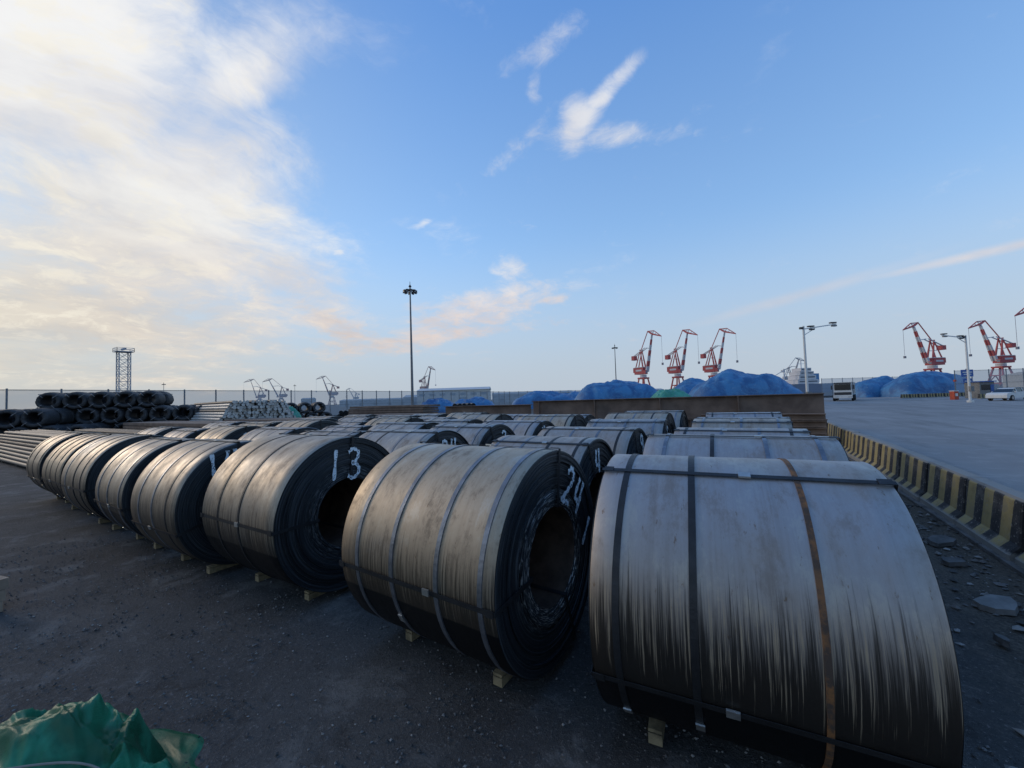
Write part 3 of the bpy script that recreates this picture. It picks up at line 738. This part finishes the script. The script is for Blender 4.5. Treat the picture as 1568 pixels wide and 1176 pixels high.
for s_ in(-.88,.88):
    for x_ in(-1.35,1.4):
        mb.cyl((x_,s_-.1,.34),(x_,s_+.1,.34),.34,2,20); mb.cyl((x_,s_-.12,.34),(x_,s_+.12,.34),.2,4,12)
    mb.box((-2.27,s_*.8,.82),(.08,.3,.16),3); mb.box((.75,s_*1.08,1.05),(.15,.15,.12),0)
    for x_ in(-.9,.3): mb.beam((x_,s_*.98,1.0),(x_-.05,s_*.78,1.5),.07,0)
mb.box((-2.3,0,.5),(.06,1.6,.2),2); mb.box((-2.31,0,.72),(.03,.5,.12),1)
cx,cy=at(1.262,48); mb.obj('parked_car',[M_white,M_glass,M_tyre,M_tl,M_rim],(cx,cy,.006),YAW+rad(195))
mb=MB()
mb.box((0,0,1.9),(2.4,2.1,2.4),0,0,.94); mb.box((0,-1.04,2.3),(2.1,.08,.95),1); mb.box((0,-1.06,1.25),(2.2,.1,.45),4); mb.box((0,-1.1,.75),(2.45,.3,.5),0); mb.box((0,-1.02,2.95),(2.2,.25,.2),4)
for s_ in(-1,1):
    mb.box((s_*.9,-1.27,.78),(.4,.06,.22),5); mb.box((s_*1.42,-.95,2.3),(.18,.12,.7),4); mb.box((s_*1.17,0,2.3),(.06,.9,.7),1)
    for y_ in(-.1,3.4,4.7,7.5): mb.cyl((s_*1.2-.15,y_,.5),(s_*1.2+.15,y_,.5),.5,2,18)
mb.box((0,4.8,.95),(.9,8.5,.3),4); mb.box((0,5.2,2.15),(2.5,7.4,2.0),3)
for k in range(8): mb.box((0,1.7+k*.99,2.15),(2.6,.1,2.05),0)
tx,ty=at(.843,66); mb.obj('truck',[M_white,M_glass,M_tyre,M_pole,M_dark,M_lamp],(tx,ty,.006),rad(-12))
M_sb=simple('sign_blue',(.02,.11,.38),.5,bmp=0); M_or=simple('orange_red',(.50,.07,.03),.6,bmp=0)
gx_,gy_=at(1.16,62); mb=MB()
mb.cyl((0,0,0),(0,0,4.6),.07,1,8); mb.box((0,-.1,3.9),(1.9,.08,1.1),0); mb.box((0,-.1,2.6),(1.4,.08,.9),0); mb.box((0,-.15,4.05),(1.5,.03,.16),2); mb.box((0,-.15,3.7),(1.2,.03,.14),2); mb.box((0,-.15,2.65),(1.0,.03,.12),2)
mb.obj('direction_sign',[M_sb,M_pole,M_white],(gx_,gy_,0),YAW)
gx_,gy_=at(1.125,56); mb=MB()
mb.box((0,0,.6),(.6,.6,1.2),0); mb.box((0,0,1.25),(.7,.7,.1),1); mb.box((0,-.32,.7),(.35,.03,.4),1); mb.cyl((.25,0,1.3),(.25,0,2.6),.05,2,8); mb.box((.25,0,2.7),(.25,.2,.25),0)
mb.obj('gate_barrier_box',[M_or,M_white,M_pole],(gx_,gy_,0),YAW)
gx_,gy_=at(1.19,60); mb=MB()
mb.box((0,0,1.2),(2.2,2,2.4),0); mb.box((0,0,2.48),(2.6,2.4,.16),1); mb.box((-.2,-1.02,1.6),(1.3,.05,.8),2); mb.box((.75,-1.02,1.05),(.5,.05,1.9),1)
mb.obj('guard_booth',[M_conc,M_sb,M_glass],(gx_,gy_,0),YAW)
for k in range(9):
    o=place('concrete_barrier',bar,(*at(1.0+.022*k,70),0),YAW+math.pi/2)
for k in range(7):
    o=place('concrete_barrier',bar,(*at(1.20+.03*k,56),0),YAW+math.pi/2)

# ------------------------------------------------------------ world: sky + clouds
SUN_AZ=-98.0; SUN_EL=17.0    # azimuth from +Y, positive towards +X
w=bpy.data.worlds.new('World'); scene.world=w; w.use_nodes=True; nt=w.node_tree
for n_ in list(nt.nodes): nt.nodes.remove(n_)
out=nt.nodes.new('ShaderNodeOutputWorld'); bg=nt.nodes.new('ShaderNodeBackground'); nt.links.new(bg.outputs[0],out.inputs[0])
sky=nt.nodes.new('ShaderNodeTexSky'); sky.sky_type='NISHITA'; sky.sun_disc=False; sky.sun_elevation=rad(SUN_EL); sky.sun_rotation=rad(SUN_AZ); sky.air_density=1.0; sky.dust_density=.6; sky.ozone_density=2.0
dirv=nt.nodes.new('ShaderNodeTexCoord').outputs['Generated']
sp=nt.nodes.new('ShaderNodeSeparateXYZ'); nt.links.new(dirv,sp.inputs[0]); X_,Y_,Z_=sp.outputs
az=mth(nt,'ARCTAN2',X_,Y_); el=mth(nt,'ARCSINE',Z_)
ae=nt.nodes.new('ShaderNodeCombineXYZ'); nt.links.new(az,ae.inputs[0]); nt.links.new(el,ae.inputs[1]); ae=ae.outputs[0]
zz=mth(nt,'ADD',mth(nt,'MAXIMUM',Z_,0.0),.22)
cp=nt.nodes.new('ShaderNodeCombineXYZ'); setv(nt,cp.inputs[0],mth(nt,'DIVIDE',X_,zz)); setv(nt,cp.inputs[1],mth(nt,'DIVIDE',Y_,zz)); cp=cp.outputs[0]
wn=nt.nodes.new('ShaderNodeTexNoise'); nt.links.new(cp,wn.inputs['Vector']); wn.inputs['Scale'].default_value=2.2; wn.inputs['Detail'].default_value=5
s_=nt.nodes.new('ShaderNodeVectorMath'); s_.operation='SUBTRACT'; nt.links.new(wn.outputs['Color'],s_.inputs[0]); s_.inputs[1].default_value=(.5,.5,.5); wc=s_.outputs[0]
def warp(k): return vadd(nt,ae,vmul(nt,wc,(k,k,0)))
W1=warp(.26); W2=warp(.15); W3=warp(.012)
def azel(u,v):
    x=u-784; y=v-588; xp=x-.032*y; yp=.032*x+y
    return math.atan(xp/F)-YAW, math.atan((23-yp)/math.hypot(F,xp))
def blob(vec,u,v,pw,ph,rot=0,amp=1.0):
    a0,e0=azel(u,v); c_,s__=math.cos(rad(rot)),math.sin(rad(rot)); k=.2
    a1,e1=azel(u+pw*c_*k,v-pw*s__*k); a2,e2=azel(u-ph*s__*k,v-ph*c_*k)
    L1=math.hypot(a1-a0,e1-e0)/k; L2=math.hypot(a2-a0,e2-e0)/k; ang=math.atan2(e1-e0,a1-a0)
    mp=nt.nodes.new('ShaderNodeMapping'); mp.vector_type='TEXTURE'; nt.links.new(vec,mp.inputs[0])
    mp.inputs['Location'].default_value=(a0,e0,0); mp.inputs['Rotation'].default_value=(0,0,ang); mp.inputs['Scale'].default_value=(L1,L2,1)
    l=nt.nodes.new('ShaderNodeVectorMath'); l.operation='LENGTH'; nt.links.new(mp.outputs[0],l.inputs[0])
    return mr(nt,l.outputs['Value'],1.6,0.0,0.0,amp)
def comb(bl):
    r=bl[0]
    for b_ in bl[1:]: r=mth(nt,'MAXIMUM',r,b_)
    return r
A=comb([blob(W1,30,60,340,250,0,1.25),blob(W1,240,300,290,240,0,1.2),blob(W1,100,480,430,150,0,1.0),blob(W1,340,110,160,110,30,1.0),blob(W1,410,400,160,80,-20,1.0),
        blob(W1,-500,250,600,500,0,1.3)])
Bs=comb([blob(W2,918,140,100,18,42,1.05),blob(W2,887,178,30,46,0,1.3),blob(W2,950,212,120,22,-6,.75),blob(W2,830,50,95,24,32,.72),blob(W2,815,125,16,36,0,.65),blob(W2,795,205,80,18,45,.55),
        blob(W2,782,402,36,30,60,1.0),blob(W2,740,468,160,32,16,1.05),blob(W2,515,485,100,24,-14,1.25),blob(W2,845,452,46,13,25,.95),blob(W2,515,367,13,7,0,.9),blob(W2,645,332,20,6,0,.7),blob(W2,640,512,210,28,6,1.0)])
St=comb([blob(W3,1500,388,210,7,13,.55),blob(W3,1225,452,170,9,16,.30)])
n1=noi(nt,vmul(nt,vadd(nt,cp,vmul(nt,wc,(.25,.25,0))),(1.0,.6,1)),2.4,6,.62); n2=noi(nt,vadd(nt,cp,vmul(nt,wc,(.5,.3,0))),6.5,7,.68)
nn=mth(nt,'ADD',mth(nt,'MULTIPLY',n1,.6),mth(nt,'MULTIPLY',n2,.4))
dA=mr(nt,mth(nt,'ADD',A,mth(nt,'MULTIPLY',mth(nt,'SUBTRACT',nn,.5),2.5)),.12,1.15)
dB=mth(nt,'MULTIPLY',mr(nt,mth(nt,'ADD',Bs,mth(nt,'MULTIPLY',mth(nt,'SUBTRACT',n2,.5),2.2)),.22,1.40),.85)
dS=mth(nt,'MULTIPLY',St,mr(nt,n2,.2,.7,.5,1.0))
dens=mth(nt,'MAXIMUM',mth(nt,'MAXIMUM',mth(nt,'MULTIPLY',dA,.95),dB),dS,clamp=True)
sund=mr(nt,az,rad(-35),rad(-95))
base=mixc(nt,1.0,sky.outputs[0],(1.95,2.1,2.2),'MULTIPLY')
base=mixc(nt,mth(nt,'MULTIPLY',sund,.6),base,(.9,1.1,1.4))
# clear-sky gradient seen that evening: deep azure aloft, pale blue below, grey-blue haze at the horizon
g=mixc(nt,mr(nt,el,rad(14),rad(46),0,1,False),(1.95,3.35,5.3),(.68,1.85,4.6))
g=mixc(nt,mth(nt,'MULTIPLY',sund,.35),g,(3.3,4.1,4.7))
base=mixc(nt,.72,base,g)
hazec=mixc(nt,sund,(3.25,3.70,4.25),(3.85,3.9,3.75))
hf=mr(nt,el,rad(24),rad(0),0,.95)
c=mixc(nt,hf,base,hazec)
sh=mr(nt,n1,.35,.65,.84,1.04)
cc=mixc(nt,mr(nt,el,rad(7),rad(22)),(5.6,4.4,3.75),(6.0,5.95,5.9))
cc=mixc(nt,mth(nt,'MULTIPLY',sund,mr(nt,el,rad(32),rad(6))),cc,(4.8,4.55,4.0))
cc=mixc(nt,mth(nt,'MULTIPLY',mr(nt,n2,.48,.64),mth(nt,'MULTIPLY',sund,.7)),cc,(6.3,5.9,5.0))
shc=nt.nodes.new('ShaderNodeCombineXYZ'); setv(nt,shc.inputs[0],sh); setv(nt,shc.inputs[1],sh); setv(nt,shc.inputs[2],mth(nt,'POWER',sh,.8))
cc=mixc(nt,1.0,cc,shc.outputs[0],'MULTIPLY')
c=mixc(nt,dens,c,cc)
nt.links.new(c,bg.inputs['Color']); bg.inputs['Strength'].default_value=.15

sl=bpy.data.lights.new('sun','SUN'); sl.energy=.8; sl.angle=rad(18); sl.color=(1.0,.83,.64)
so=bpy.data.objects.new('sun',sl); scene.collection.objects.link(so)
a=rad(SUN_AZ); e=rad(SUN_EL); dv=Vector((math.sin(a)*math.cos(e),math.cos(a)*math.cos(e),math.sin(e)))
so.rotation_euler=dv.to_track_quat('Z','Y').to_euler(); so.location=dv*50

# ------------------------------------------------------------ camera
cd=bpy.data.cameras.new('camera'); cd.sensor_width=36; cd.lens=F/1568*36; cd.clip_end=12000; cd.clip_start=.05
cam=bpy.data.objects.new('camera',cd); scene.collection.objects.link(cam)
f=Vector((-S31*math.cos(PITCH),C31*math.cos(PITCH),math.sin(PITCH))); r0=Vector((C31,S31,0)); u0=r0.cross(f)
r=r0*math.cos(ROLL)-u0*math.sin(ROLL); u=r0*math.sin(ROLL)+u0*math.cos(ROLL)
M=Matrix((r,u,-f)).transposed().to_4x4(); M.translation=(0,0,H); cam.matrix_world=M
scene.camera=cam
scene.view_settings.view_transform='Standard'; scene.view_settings.look='None'; scene.view_settings.exposure=0
